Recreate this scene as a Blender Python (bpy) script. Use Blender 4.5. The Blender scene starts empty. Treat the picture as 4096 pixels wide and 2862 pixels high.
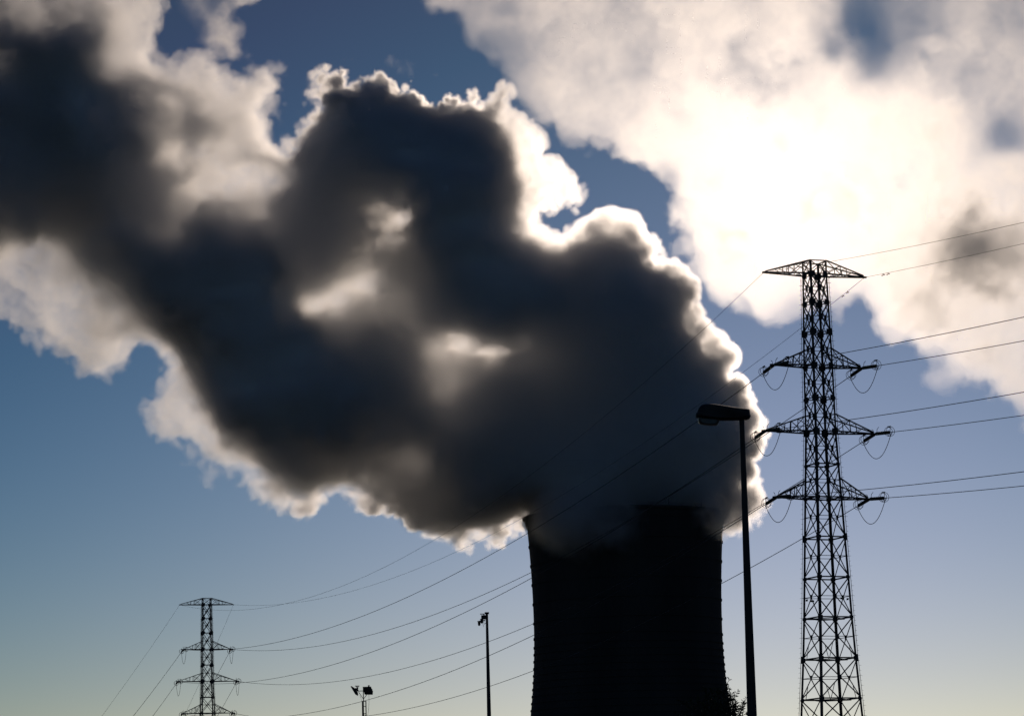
import bpy, bmesh, math, random
import numpy as np
from mathutils import Vector, Matrix

R = math.radians
scene = bpy.context.scene
COL = scene.collection

# ------------------------------------------------------------------ camera, sky, sun, exposure
F = 12800.0                       # focal length in photo pixels (photo 4096 x 2862)
PITCH = math.atan(2022.0 / F)
ROLL = 0.0235
EYE = 1.7
cd = bpy.data.cameras.new('camera')
cam = bpy.data.objects.new('camera', cd)
COL.objects.link(cam)
cd.sensor_fit = 'HORIZONTAL'
cd.sensor_width = 36.0
cd.lens = 36.0 * F / 4096.0
cd.clip_start = 0.5
cd.clip_end = 60000.0
_r = Vector((1, 0, 0))
_f = Vector((0, math.cos(PITCH), math.sin(PITCH)))
_u = Vector((0, -math.sin(PITCH), math.cos(PITCH)))
CR = math.cos(ROLL) * _r - math.sin(ROLL) * _u
CU = math.sin(ROLL) * _r + math.cos(ROLL) * _u
CF = _f
cam.matrix_world = Matrix(((CR.x, CU.x, -CF.x, 0), (CR.y, CU.y, -CF.y, 0), (CR.z, CU.z, -CF.z, EYE), (0, 0, 0, 1)))
scene.camera = cam

SUN_EL = R(11.85)
SUN_AZ = R(4.9)                   # to the right of the view
world = bpy.data.worlds.new('World')
scene.world = world
world.use_nodes = True
nt = world.node_tree
bg = nt.nodes['Background']
sky = nt.nodes.new('ShaderNodeTexSky')
sky.sky_type = 'NISHITA'
sky.sun_disc = False
sky.sun_elevation = SUN_EL
sky.sun_rotation = SUN_AZ
sky.altitude = 480
sky.air_density = 0.85
sky.dust_density = 0.21
sky.ozone_density = 2.34
# grade of the sky light, one contrast curve per channel: the photograph's deep polarised blue over a pale horizon
EXPO = 1.9
sepc = nt.nodes.new('ShaderNodeSeparateColor')
comb = nt.nodes.new('ShaderNodeCombineColor')
nt.links.new(sky.outputs[0], sepc.inputs[0])
def wm(op, a, b):
    m = nt.nodes.new('ShaderNodeMath'); m.operation = op
    for k, v in enumerate((a, b)):
        if isinstance(v, (int, float)): m.inputs[k].default_value = v
        else: nt.links.new(v, m.inputs[k])
    return m.outputs[0]
for k, (ca, cb, cc, floor) in enumerate(((-1.405, 2.115, -0.717, 0.085), (-1.405, 2.010, -0.384, 0.115), (-1.235, 2.711, 0.025, 0.16))):
    v = wm('MULTIPLY', sepc.outputs[k], 0.1)
    e = wm('ADD', wm('MULTIPLY', wm('LOGARITHM', v, math.e), cc), cb)
    p = wm('MAXIMUM', wm('MULTIPLY', wm('POWER', v, e), math.exp(ca)), wm('MULTIPLY', v, floor))
    nt.links.new(wm('MULTIPLY', p, (9.6, 10.0, 10.5)[k] * 2 ** EXPO), comb.inputs[k])
hs = nt.nodes.new('ShaderNodeHueSaturation')
hs.inputs['Saturation'].default_value = 0.93
nt.links.new(comb.outputs[0], hs.inputs['Color'])
nt.links.new(hs.outputs[0], bg.inputs[0])
bg.inputs[1].default_value = 0.1
sd = bpy.data.lights.new('sun', 'SUN')
sd.energy = 3.3
sd.angle = R(0.5)
sd.color = (1.0, 0.81, 0.65)
sun = bpy.data.objects.new('sun', sd)
COL.objects.link(sun)
SUNDIR = Vector((math.sin(SUN_AZ) * math.cos(SUN_EL), math.cos(SUN_AZ) * math.cos(SUN_EL), math.sin(SUN_EL)))
sun.rotation_euler = SUNDIR.to_track_quat('Z', 'Y').to_euler()
sun.location = (0, 0, 500)
vs = scene.view_settings
scene.display_settings.display_device = 'sRGB'
vs.view_transform = 'Standard'
vs.look = 'None'
vs.exposure = -EXPO
vs.gamma = 1.0
vs.use_curve_mapping = False
cy = scene.cycles
cy.use_adaptive_sampling = True
cy.adaptive_threshold = 0.025
cy.adaptive_min_samples = 24
cy.use_denoising = True
cy.max_bounces = 18
cy.volume_bounces = 16
cy.volume_step_rate = 2.0
cy.volume_max_steps = 512
cy.time_limit = 1000
cy.sample_clamp_indirect = 30.0

# ------------------------------------------------------------------ helpers
def px2dir(px, py):
    d = CF + CR * ((px - 2048.0) / F) + CU * (-(py - 1431.0) / F)
    return d

def at(px, py, Y):
    """world point at depth Y (metres north of the camera) seen at photo pixel px, py"""
    d = px2dir(px, py)
    p = d * (Y / d.y)
    return Vector((p.x, p.y, p.z + EYE))

def proj_np(X, Y, Z):
    Zr = Z - EYE
    w = X * CF.x + Y * CF.y + Zr * CF.z
    a = X * CR.x + Y * CR.y + Zr * CR.z
    b = X * CU.x + Y * CU.y + Zr * CU.z
    return 2048.0 + F * a / w, 1431.0 - F * b / w

# ------------------------------------------------------------------ materials
def principled(name, rough=0.6, metal=0.0, trans=0.0):
    m = bpy.data.materials.new(name)
    m.use_nodes = True
    t = m.node_tree
    p = t.nodes['Principled BSDF']
    p.inputs['Roughness'].default_value = rough
    p.inputs['Metallic'].default_value = metal
    p.inputs['Transmission Weight'].default_value = trans
    return m, t, p

def noisy(name, c0, c1, scale, rough=0.7, metal=0.0, detail=6.0, bump=0.0, trans=0.0, stretch=(1, 1, 1)):
    m, t, p = principled(name, rough, metal, trans)
    tc = t.nodes.new('ShaderNodeTexCoord')
    mp = t.nodes.new('ShaderNodeMapping')
    mp.inputs['Scale'].default_value = stretch
    nz = t.nodes.new('ShaderNodeTexNoise')
    nz.inputs['Scale'].default_value = scale
    nz.inputs['Detail'].default_value = detail
    cr = t.nodes.new('ShaderNodeValToRGB')
    cr.color_ramp.elements[0].position = 0.35
    cr.color_ramp.elements[1].position = 0.65
    cr.color_ramp.elements[0].color = (*c0, 1)
    cr.color_ramp.elements[1].color = (*c1, 1)
    t.links.new(tc.outputs['Object'], mp.inputs[0])
    t.links.new(mp.outputs[0], nz.inputs['Vector'])
    t.links.new(nz.outputs['Fac'], cr.inputs[0])
    t.links.new(cr.outputs[0], p.inputs['Base Color'])
    if bump:
        b = t.nodes.new('ShaderNodeBump')
        b.inputs['Strength'].default_value = bump
        t.links.new(nz.outputs['Fac'], b.inputs['Height'])
        t.links.new(b.outputs[0], p.inputs['Normal'])
    return m

M_GROUND = noisy('rough_ground', (0.03, 0.035, 0.02), (0.06, 0.055, 0.04), 0.08, 0.95)
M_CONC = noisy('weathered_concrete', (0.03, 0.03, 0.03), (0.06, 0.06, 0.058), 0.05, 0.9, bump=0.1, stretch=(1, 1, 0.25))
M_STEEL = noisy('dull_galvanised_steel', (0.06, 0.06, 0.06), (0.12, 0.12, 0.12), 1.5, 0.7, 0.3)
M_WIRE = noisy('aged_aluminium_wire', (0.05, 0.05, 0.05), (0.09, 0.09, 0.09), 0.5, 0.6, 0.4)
M_GLASS = noisy('insulator_glass', (0.06, 0.08, 0.06), (0.12, 0.13, 0.10), 6.0, 0.12, 0.0, trans=0.35)
M_PAINT = noisy('dark_painted_steel', (0.02, 0.02, 0.022), (0.04, 0.04, 0.042), 3.0, 0.5, 0.0)
M_BOWL = noisy('cloudy_lamp_bowl', (0.10, 0.10, 0.09), (0.16, 0.15, 0.13), 8.0, 0.3, 0.0)
M_PLATE = noisy('enamel_plate', (0.12, 0.10, 0.04), (0.2, 0.17, 0.06), 9.0, 0.4)
M_LEAF = noisy('willow_leaf', (0.02, 0.035, 0.012), (0.05, 0.07, 0.025), 2.5, 0.6)
M_BARK = noisy('willow_bark', (0.03, 0.025, 0.02), (0.07, 0.06, 0.05), 6.0, 0.9, bump=0.3)

# ------------------------------------------------------------------ mesh helpers
class MB:
    """collects boxes, bars and tubes and links them as one mesh object"""
    def __init__(s):
        s.v, s.f = [], []
    def add(s, vs_, fs_):
        k = len(s.v)
        s.v += [tuple(v) for v in vs_]
        s.f += [tuple(i + k for i in f) for f in fs_]
    def bar(s, a, b, w, h=None, up=None):
        a, b = Vector(a), Vector(b)
        h = w if h is None else h
        d = (b - a)
        if d.length < 1e-6: return
        d.normalize()
        u = Vector(up) if up is not None else (Vector((0, 0, 1)) if abs(d.z) < 0.95 else Vector((1, 0, 0)))
        x = d.cross(u).normalized(); y = x.cross(d).normalized()
        q = [x * (sx * w / 2) + y * (sy * h / 2) for sx, sy in ((-1, -1), (1, -1), (1, 1), (-1, 1))]
        s.add([a + t for t in q] + [b + t for t in q], [(3, 2, 1, 0), (4, 5, 6, 7), (0, 1, 5, 4), (1, 2, 6, 5), (2, 3, 7, 6), (3, 0, 4, 7)])
    def angle(s, a, b, w, t, inward):
        """steel angle section: two flat legs meeting at the outer edge"""
        a, b = Vector(a), Vector(b)
        d = (b - a).normalized()
        i = Vector(inward); i = (i - d * i.dot(d)).normalized()
        o = d.cross(i)
        e1, e2 = (i + o).normalized(), (i - o).normalized()
        for e, n in ((e1, e2), (e2, e1)):
            q = [e * 0 + n * 0, e * w, e * w + n * t, n * t]
            s.add([a + k for k in q] + [b + k for k in q], [(3, 2, 1, 0), (4, 5, 6, 7), (0, 1, 5, 4), (1, 2, 6, 5), (2, 3, 7, 6), (3, 0, 4, 7)])
    def tube(s, pts, r, n=6, r1=None, cap=True):
        pts = [Vector(p) for p in pts]
        m = len(pts)
        ring = []
        u = None
        for i, p in enumerate(pts):
            d = (pts[min(i + 1, m - 1)] - pts[max(i - 1, 0)]).normalized()
            if u is None:
                u = d.cross(Vector((0, 0, 1)) if abs(d.z) < 0.9 else Vector((1, 0, 0))).normalized()
            u = (u - d * u.dot(d)).normalized()
            v = d.cross(u)
            rr = r if r1 is None else r + (r1 - r) * i / max(m - 1, 1)
            if isinstance(r, (list, tuple)): rr = r[i]
            ring.append([p + (u * math.cos(2 * math.pi * k / n) + v * math.sin(2 * math.pi * k / n)) * rr for k in range(n)])
        vv = [q for g in ring for q in g]
        ff = [(i * n + k, i * n + (k + 1) % n, (i + 1) * n + (k + 1) % n, (i + 1) * n + k) for i in range(m - 1) for k in range(n)]
        if cap:
            ff += [tuple(range(n - 1, -1, -1)), tuple((m - 1) * n + k for k in range(n))]
        s.add(vv, ff)
    def box(s, c, sx, sy, sz):
        c = Vector(c)
        s.add([c + Vector((x * sx / 2, y * sy / 2, z * sz / 2)) for x in (-1, 1) for y in (-1, 1) for z in (-1, 1)],
              [(0, 1, 3, 2), (4, 6, 7, 5), (0, 4, 5, 1), (2, 3, 7, 6), (0, 2, 6, 4), (1, 5, 7, 3)])
    def lathe(s, prof, c=(0, 0, 0), n=24, axis=(0, 0, 1), close=True):
        """profile of (radius, height along the axis)"""
        ax = Vector(axis).normalized()
        u = ax.cross(Vector((0, 1, 0)) if abs(ax.y) < 0.9 else Vector((1, 0, 0))).normalized()
        w = ax.cross(u)
        c = Vector(c)
        vv = [c + ax * h + (u * math.cos(2 * math.pi * k / n) + w * math.sin(2 * math.pi * k / n)) * r for r, h in prof for k in range(n)]
        m = len(prof)
        ff = [(i * n + k, i * n + (k + 1) % n, (i + 1) * n + (k + 1) % n, (i + 1) * n + k) for i in range(m - 1) for k in range(n)]
        if close:
            ff += [tuple(range(n - 1, -1, -1)), tuple((m - 1) * n + k for k in range(n))]
        s.add(vv, ff)
    def slab(s, outline, thick, x_ax, z_ax, org, rnd=0.0):
        """closed outline (x, z) given THICK depth across, edges rounded by RND"""
        xa, za = Vector(x_ax), Vector(z_ax)
        ya = za.cross(xa).normalized()
        n = len(outline)
        cx = sum(p[0] for p in outline) / n; cz = sum(p[1] for p in outline) / n
        lay = [(-thick / 2, 1 - rnd), (-thick / 2 * (1 - rnd * 1.2), 1 - rnd * 0.3), (-thick / 4, 1.0), (thick / 4, 1.0), (thick / 2 * (1 - rnd * 1.2), 1 - rnd * 0.3), (thick / 2, 1 - rnd)] if rnd else [(-thick / 2, 1), (thick / 2, 1)]
        vv = [Vector(org) + xa * (cx + (x - cx) * k) + za * (cz + (z - cz) * k) + ya * d for d, k in lay for x, z in outline]
        ff = [(i * n + k, i * n + (k + 1) % n, (i + 1) * n + (k + 1) % n, (i + 1) * n + k) for i in range(len(lay) - 1) for k in range(n)]
        ff += [tuple(range(n - 1, -1, -1)), tuple((len(lay) - 1) * n + k for k in range(n))]
        s.add(vv, ff)
    def build(s, name, mat, parent=None, smooth=False):
        me = bpy.data.meshes.new(name)
        me.from_pydata(s.v, [], s.f)
        me.update()
        bm = bmesh.new(); bm.from_mesh(me)
        bmesh.ops.recalc_face_normals(bm, faces=bm.faces)
        bm.to_mesh(me); bm.free()
        if smooth:
            me.polygons.foreach_set('use_smooth', [True] * len(me.polygons))
            me.set_sharp_from_angle(angle=R(40))
        me.materials.append(mat)
        o = bpy.data.objects.new(name, me)
        COL.objects.link(o)
        if parent is not None: o.parent = parent
        return o

def empty(name, loc, rz=0.0):
    o = bpy.data.objects.new(name, None)
    COL.objects.link(o)
    o.location = loc
    o.rotation_euler = (0, 0, rz)
    return o

def tag(o, label, cat, group=None, kind=None):
    if kind: o['kind'] = kind
    if label: o['label'] = label
    if cat: o['category'] = cat
    if group: o['group'] = group
    return o

# ------------------------------------------------------------------ ground
def build_ground():
    rng = random.Random(3)
    m = MB()
    n, rings = 48, [0.0, 20, 60, 150, 400, 900, 2000, 5000, 12000, 30000]
    vv = [(0, 0, 0)]
    for r in rings[1:]:
        for k in range(n):
            a = 2 * math.pi * k / n
            vv.append((r * math.cos(a), r * math.sin(a), 0.0))
    ff = [(0, 1 + k, 1 + (k + 1) % n) for k in range(n)]
    for i in range(len(rings) - 2):
        for k in range(n):
            ff.append((1 + i * n + k, 1 + (i + 1) * n + k, 1 + (i + 1) * n + (k + 1) % n, 1 + i * n + (k + 1) % n))
    m.add(vv, ff)
    o = m.build('ground', M_GROUND)
    o['kind'] = 'structure'

build_ground()

# ------------------------------------------------------------------ cooling tower
D_TOWER = 1450.0
TOWER_TOP = at(2492, 2066, D_TOWER).z
TOWER_POS = at(2512, 2520, D_TOWER)
THROAT = at(2512, 2510, D_TOWER).z

def tower_radius(z):
    d = z - THROAT
    return 42.55 * math.sqrt(1 + (d / (112.0 if d < 0 else 150.0)) ** 2)

def build_tower():
    t = empty('cooling_tower', (TOWER_POS.x, D_TOWER, 0))
    tag(t, 'huge dark concrete cooling tower with a waisted shell, steam pouring from its top', 'cooling tower')
    n = 144
    zs = [9 + (TOWER_TOP - 9) * i / 70 for i in range(71)]
    prof_o = [(tower_radius(z), z) for z in zs]
    prof_i = [(tower_radius(z) - (1.2 if z < 20 else 0.6), z) for z in reversed(zs)]
    m = MB()
    # ribs: every second column of the shell stands 12 cm proud
    vv, ff = [], []
    prof = prof_o + prof_i
    for i, (r, z) in enumerate(prof):
        for k in range(n * 4):
            a = 2 * math.pi * k / (n * 4)
            rr = r + (0.02 if (i < len(prof_o) and k % 4 == 0) else 0.0)
            vv.append((rr * math.cos(a), rr * math.sin(a), z))
    N4 = n * 4
    P = len(prof)
    for i in range(P):
        j = (i + 1) % P
        for k in range(N4):
            ff.append((i * N4 + k, i * N4 + (k + 1) % N4, j * N4 + (k + 1) % N4, j * N4 + k))
    m.add(vv, ff)
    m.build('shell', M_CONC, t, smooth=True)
    # flared lip with a gallery round the top
    m = MB()
    r0 = tower_radius(TOWER_TOP)
    zt = TOWER_TOP
    lip = [(r0 + 0.15, zt - 4.2), (r0 + 0.9, zt - 1.6), (r0 + 1.7, zt - 0.7), (r0 + 1.7, zt + 0.25), (r0 - 0.6, zt + 0.25), (r0 - 0.6, zt + 0.02), (r0 + 0.13, zt + 0.02), (r0 + 0.15, zt - 4.2)]
    m.lathe(lip, n=160, close=False)
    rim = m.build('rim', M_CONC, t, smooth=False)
    m = MB()
    for k in range(160):
        a = 2 * math.pi * k / 160
        b = 2 * math.pi * (k + 1) / 160
        rr = r0 + 1.6
        for h in (0.75, 1.3):
            m.bar((rr * math.cos(a), rr * math.sin(a), zt + h), (rr * math.cos(b), rr * math.sin(b), zt + h), 0.07)
        if k % 2 == 0:
            m.bar((rr * math.cos(a), rr * math.sin(a), zt + 0.25), (rr * math.cos(a), rr * math.sin(a), zt + 1.3), 0.07)
    m.build('railing', M_STEEL, rim)
    for k in range(16):
        a = 2 * math.pi * (k + 0.02) / 16
        rr = r0 + 1.62
        m = MB()
        m.bar((rr * math.cos(a), rr * math.sin(a), zt - 0.6), (rr * math.cos(a), rr * math.sin(a), zt + 3.2), 0.16)
        m.build('lightning_rod', M_STEEL, t)
    # stiffening rings, whose ends show as small steps on both sides of the outline
    for y in (2170, 2247, 2323, 2400, 2476, 2538, 2573, 2601, 2629, 2657, 2685, 2712, 2740, 2768, 2796, 2824, 2852):
        z = at(2878, y, D_TOWER).z
        m = MB()
        ra, rb = tower_radius(z - 0.4), tower_radius(z + 0.4)
        m.lathe([(ra + 0.02, z - 0.4), (ra + 0.33, z - 0.38), (rb + 0.33, z + 0.38), (rb + 0.02, z + 0.4), (ra + 0.02, z - 0.4)], n=160, close=False)
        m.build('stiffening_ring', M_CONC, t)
    # slanting columns under the shell and the basin wall
    m = MB()
    rb, rt = tower_radius(9) + 3.5, tower_radius(9) - 0.6
    for k in range(48):
        a = 2 * math.pi * k / 48
        for s_ in (-1, 1):
            b = a + s_ * math.pi / 48
            m.bar((rb * math.cos(a), rb * math.sin(a), 0.0), (rt * math.cos(b), rt * math.sin(b), 9.1), 0.8)
    m.build('colonnade', M_CONC, t)
    m = MB()
    m.lathe([(rb + 4, 0.0), (rb + 4, 2.0), (rb + 3.5, 2.0), (rb + 3.5, 0.0)], n=96, close=False)
    m.build('basin_wall', M_CONC, t)

build_tower()
# ------------------------------------------------------------------ steam volumes
RHO_GAIN = 1.1
TAU_GAIN = 0.68
def up_noise(shape, size, lam, rng, octaves=1, gain=0.5):
    """smooth noise on a grid of SHAPE voxels of SIZE metres, wavelength LAM metres, about -1..1"""
    out = np.zeros(shape, np.float32)
    amp = 1.0
    for _ in range(octaves):
        Ws, ns = [], []
        for n, s in zip(shape, size):
            t = np.arange(n) * s / lam
            i = np.floor(t).astype(int)
            f = t - i
            m = i.max() + 4
            W = np.zeros((n, m), np.float32)
            b = ((1 - f) ** 3 / 6, (3 * f ** 3 - 6 * f ** 2 + 4) / 6, (-3 * f ** 3 + 3 * f ** 2 + 3 * f + 1) / 6, f ** 3 / 6)
            for k in range(4):
                W[np.arange(n), i + k] = b[k]
            Ws.append(W)
            ns.append(m)
        g = rng.uniform(-1, 1, ns).astype(np.float32)
        g = np.tensordot(Ws[0], g, (1, 0))
        g = np.einsum('iyz,jy->ijz', g, Ws[1], optimize=True)
        g = np.matmul(g, Ws[2].T)
        out += amp * 3.2 * g.astype(np.float32)
        amp *= gain
        lam *= 0.5
        del g
    return out

def poly_dist(poly, x0, y0, x1, y1, step):
    """signed distance (photo pixels, positive inside) to a polygon on a grid"""
    xs = np.arange(x0, x1 + step, step, dtype=np.float32)
    ys = np.arange(y0, y1 + step, step, dtype=np.float32)
    PX, PY = np.meshgrid(xs, ys)
    best = np.full(PX.shape, 1e9, np.float32)
    inside = np.zeros(PX.shape, bool)
    n = len(poly)
    for i in range(n):
        ax, ay = poly[i]
        bx, by = poly[(i + 1) % n]
        dx, dy = bx - ax, by - ay
        L = dx * dx + dy * dy + 1e-9
        t = np.clip(((PX - ax) * dx + (PY - ay) * dy) / L, 0, 1)
        best = np.minimum(best, (PX - ax - t * dx) ** 2 + (PY - ay - t * dy) ** 2)
        c = (ay > PY) != (by > PY)
        inside ^= c & (PX < dx * (PY - ay) / (dy if dy else 1e-9) + ax)
    d = np.sqrt(best)
    return np.where(inside, d, -d), (x0, y0, step)

def control_map(points, x0, y0, x1, y1, step):
    """smooth interpolation (in the logarithm) of control points x, y, value[, radius]"""
    xs = np.arange(x0, x1 + step, step, dtype=np.float32)
    ys = np.arange(y0, y1 + step, step, dtype=np.float32)
    PX, PY = np.meshgrid(xs, ys)
    num = np.zeros(PX.shape, np.float32)
    den = np.full(PX.shape, 1e-12, np.float32)
    for p in points:
        s = p[3] if len(p) > 3 else 130.0
        r2 = ((PX - p[0]) ** 2 + (PY - p[1]) ** 2) / (s * s)
        w = (130.0 / s) ** 0.7 / (0.03 + r2 + r2 * r2)
        num += w * math.log(p[2])
        den += w
    return np.exp(num / den), (x0, y0, step)

def lookup(mp, px, py):
    g, (x0, y0, st) = mp
    u = np.clip((px - x0) / st, 0, g.shape[1] - 1.001)
    v = np.clip((py - y0) / st, 0, g.shape[0] - 1.001)
    i = u.astype(np.int32)
    j = v.astype(np.int32)
    fu = (u - i).astype(np.float32)
    fv = (v - j).astype(np.float32)
    return (g[j, i] * (1 - fu) + g[j, i + 1] * fu) * (1 - fv) + (g[j + 1, i] * (1 - fu) + g[j + 1, i + 1] * fu) * fv

def sstep(a, b, x):
    t = np.clip((x - a) / (b - a), 0, 1)
    return t * t * (3 - 2 * t)

def warp(dens, box, rng, amp, lam=14.0):
    """curl the steam: move every sample by a smooth random field of AMP metres"""
    ix = []
    for k in range(3):
        d = up_noise(box.n, box.vox, lam, rng, 3, 0.55) * amp / box.vox[k]
        sh = [1, 1, 1]; sh[k] = box.n[k]
        d += np.arange(box.n[k], dtype=np.float32).reshape(sh)
        ix.append(np.clip(np.rint(d), 0, box.n[k] - 1).astype(np.int16))
        del d
    return dens[ix[0], ix[1], ix[2]]

class Box:
    def __init__(s, lo, hi, vox):
        s.lo = np.array(lo, float)
        s.n = [int(math.ceil((h - l) / v)) + 1 for l, h, v in zip(lo, hi, vox)]
        s.vox = np.array(vox, float)
        s.hi = s.lo + s.vox * (np.array(s.n) - 1)
        s.ax = [s.lo[k] + s.vox[k] * np.arange(s.n[k]) for k in range(3)]

def splat(S, box, c, r):
    """union of the field with a ball: S = max(S, r - distance)"""
    sl, dd = [], []
    for k in range(3):
        a = max(0, int(math.ceil((c[k] - r * 1.3 - box.lo[k]) / box.vox[k])))
        b = min(box.n[k], int((c[k] + r * 1.3 - box.lo[k]) / box.vox[k]) + 1)
        if a >= b:
            return
        sl.append(slice(a, b))
        dd.append(((box.ax[k][a:b] - c[k]) ** 2).astype(np.float32))
    d = np.sqrt(dd[0][:, None, None] + dd[1][None, :, None] + dd[2][None, None, :])
    v = S[sl[0], sl[1], sl[2]]
    np.maximum(v, r - d, out=v)

def volume_object(name, box, dens, mat):
    """a volume whose grid is filled from an array held in an in-memory picture (three voxels to a pixel)"""
    d = np.ascontiguousarray(dens, np.float32).ravel()
    WI = 4096
    HI = int(math.ceil(d.size / (3.0 * WI)))
    buf = np.ones((WI * HI, 4), np.float32)
    pad = np.zeros(WI * HI * 3, np.float32)
    pad[:d.size] = d
    buf[:, :3] = pad.reshape(-1, 3)
    img = bpy.data.images.new(name + '_grid', WI, HI, alpha=False, float_buffer=True, is_data=True)
    img.pixels.foreach_set(buf.ravel())
    img.update()
    v = bpy.data.volumes.new(name)
    o = bpy.data.objects.new(name, v)
    COL.objects.link(o)
    g = bpy.data.node_groups.new(name + '_nodes', 'GeometryNodeTree')
    g.interface.new_socket('Geometry', in_out='INPUT', socket_type='NodeSocketGeometry')
    g.interface.new_socket('Geometry', in_out='OUTPUT', socket_type='NodeSocketGeometry')
    N = g.nodes.new
    L = g.links.new
    go = N('NodeGroupOutput')
    pos = N('GeometryNodeInputPosition')
    def vm(op, a, val=None):
        m = N('ShaderNodeVectorMath'); m.operation = op
        L(a, m.inputs[0])
        if val is not None: m.inputs[1].default_value = val
        return m.outputs[0]
    q = vm('FLOOR', vm('ADD', vm('DIVIDE', vm('SUBTRACT', pos.outputs[0], tuple(box.lo)), tuple(box.vox)), (0.5, 0.5, 0.5)))
    sep = N('ShaderNodeSeparateXYZ'); L(q, sep.inputs[0])
    toi = []
    for k in range(3):
        t = N('FunctionNodeFloatToInt'); t.rounding_mode = 'ROUND'
        L(sep.outputs[k], t.inputs[0]); toi.append(t.outputs[0])
    def im(op, a, b):
        m = N('FunctionNodeIntegerMath'); m.operation = op
        L(a, m.inputs[0])
        if isinstance(b, int): m.inputs[1].default_value = b
        else: L(b, m.inputs[1])
        return m.outputs[0]
    def fm(op, a, b):
        m = N('ShaderNodeMath'); m.operation = op
        L(a, m.inputs[0])
        m.inputs[1].default_value = b
        return m.outputs[0]
    idx = im('ADD', im('MULTIPLY', im('ADD', im('MULTIPLY', toi[0], box.n[1]), toi[1]), box.n[2]), toi[2])
    pix, ch = im('DIVIDE_FLOOR', idx, 3), im('MODULO', idx, 3)
    u = fm('DIVIDE', fm('ADD', im('MODULO', pix, WI), 0.5), float(WI))
    w = fm('DIVIDE', fm('ADD', im('DIVIDE_FLOOR', pix, WI), 0.5), float(HI))
    cx = N('ShaderNodeCombineXYZ'); L(u, cx.inputs[0]); L(w, cx.inputs[1])
    it = N('GeometryNodeImageTexture'); it.interpolation = 'Closest'; it.extension = 'EXTEND'
    it.inputs['Image'].default_value = img
    L(cx.outputs[0], it.inputs['Vector'])
    sc = N('FunctionNodeSeparateColor'); L(it.outputs['Color'], sc.inputs[0])
    sw = N('GeometryNodeIndexSwitch'); sw.data_type = 'FLOAT'
    sw.index_switch_items.new()
    L(ch, sw.inputs['Index'])
    for k in range(3): L(sc.outputs[k], sw.inputs[str(k)])
    vc = N('GeometryNodeVolumeCube')
    vc.inputs['Min'].default_value = tuple(box.lo); vc.inputs['Max'].default_value = tuple(box.hi)
    for k, a in enumerate('XYZ'): vc.inputs['Resolution ' + a].default_value = box.n[k]
    L(sw.outputs[0], vc.inputs['Density'])
    sm = N('GeometryNodeSetMaterial'); sm.inputs['Material'].default_value = mat
    L(vc.outputs[0], sm.inputs[0]); L(sm.outputs[0], go.inputs[0])
    o.modifiers.new('steam', 'NODES').node_group = g
    v.materials.append(mat)
    return o

def steam_material(name, albedo=0.985, g_sharp=0.92, g_wide=0.66, share=0.28):
    """droplet scattering: a sharp forward lobe (the glare round the sun) and a wide one, plus a little absorption"""
    m = bpy.data.materials.new(name)
    m.use_nodes = True
    t = m.node_tree
    t.nodes.remove(t.nodes['Principled BSDF'])
    at_ = t.nodes.new('ShaderNodeAttribute')
    at_.attribute_name = 'density'
    out = None
    for kind, k, g in (('S', albedo * share, g_sharp), ('S', albedo * (1 - share), g_wide), ('A', 1 - albedo, 0)):
        n = t.nodes.new('ShaderNodeVolumeScatter' if kind == 'S' else 'ShaderNodeVolumeAbsorption')
        n.inputs['Color'].default_value = (1, 1, 1, 1) if kind == 'S' else (0, 0, 0, 1)
        if kind == 'S': n.inputs['Anisotropy'].default_value = g
        mu = t.nodes.new('ShaderNodeMath'); mu.operation = 'MULTIPLY'
        mu.inputs[1].default_value = k
        t.links.new(at_.outputs['Fac'], mu.inputs[0])
        t.links.new(mu.outputs[0], n.inputs['Density'])
        if out is None: out = n.outputs[0]
        else:
            ad = t.nodes.new('ShaderNodeAddShader')
            t.links.new(out, ad.inputs[0]); t.links.new(n.outputs[0], ad.inputs[1])
            out = ad.outputs[0]
    t.links.new(out, t.nodes['Material Output'].inputs['Volume'])
    m.cycles.volume_interpolation = 'LINEAR'
    return m

K = 4096 / 2296.0
def k2(pts): return [(x * K, y * K) for x, y in pts]

MPP = D_TOWER / F / math.cos(PITCH)          # metres per photo pixel at the tower

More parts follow.
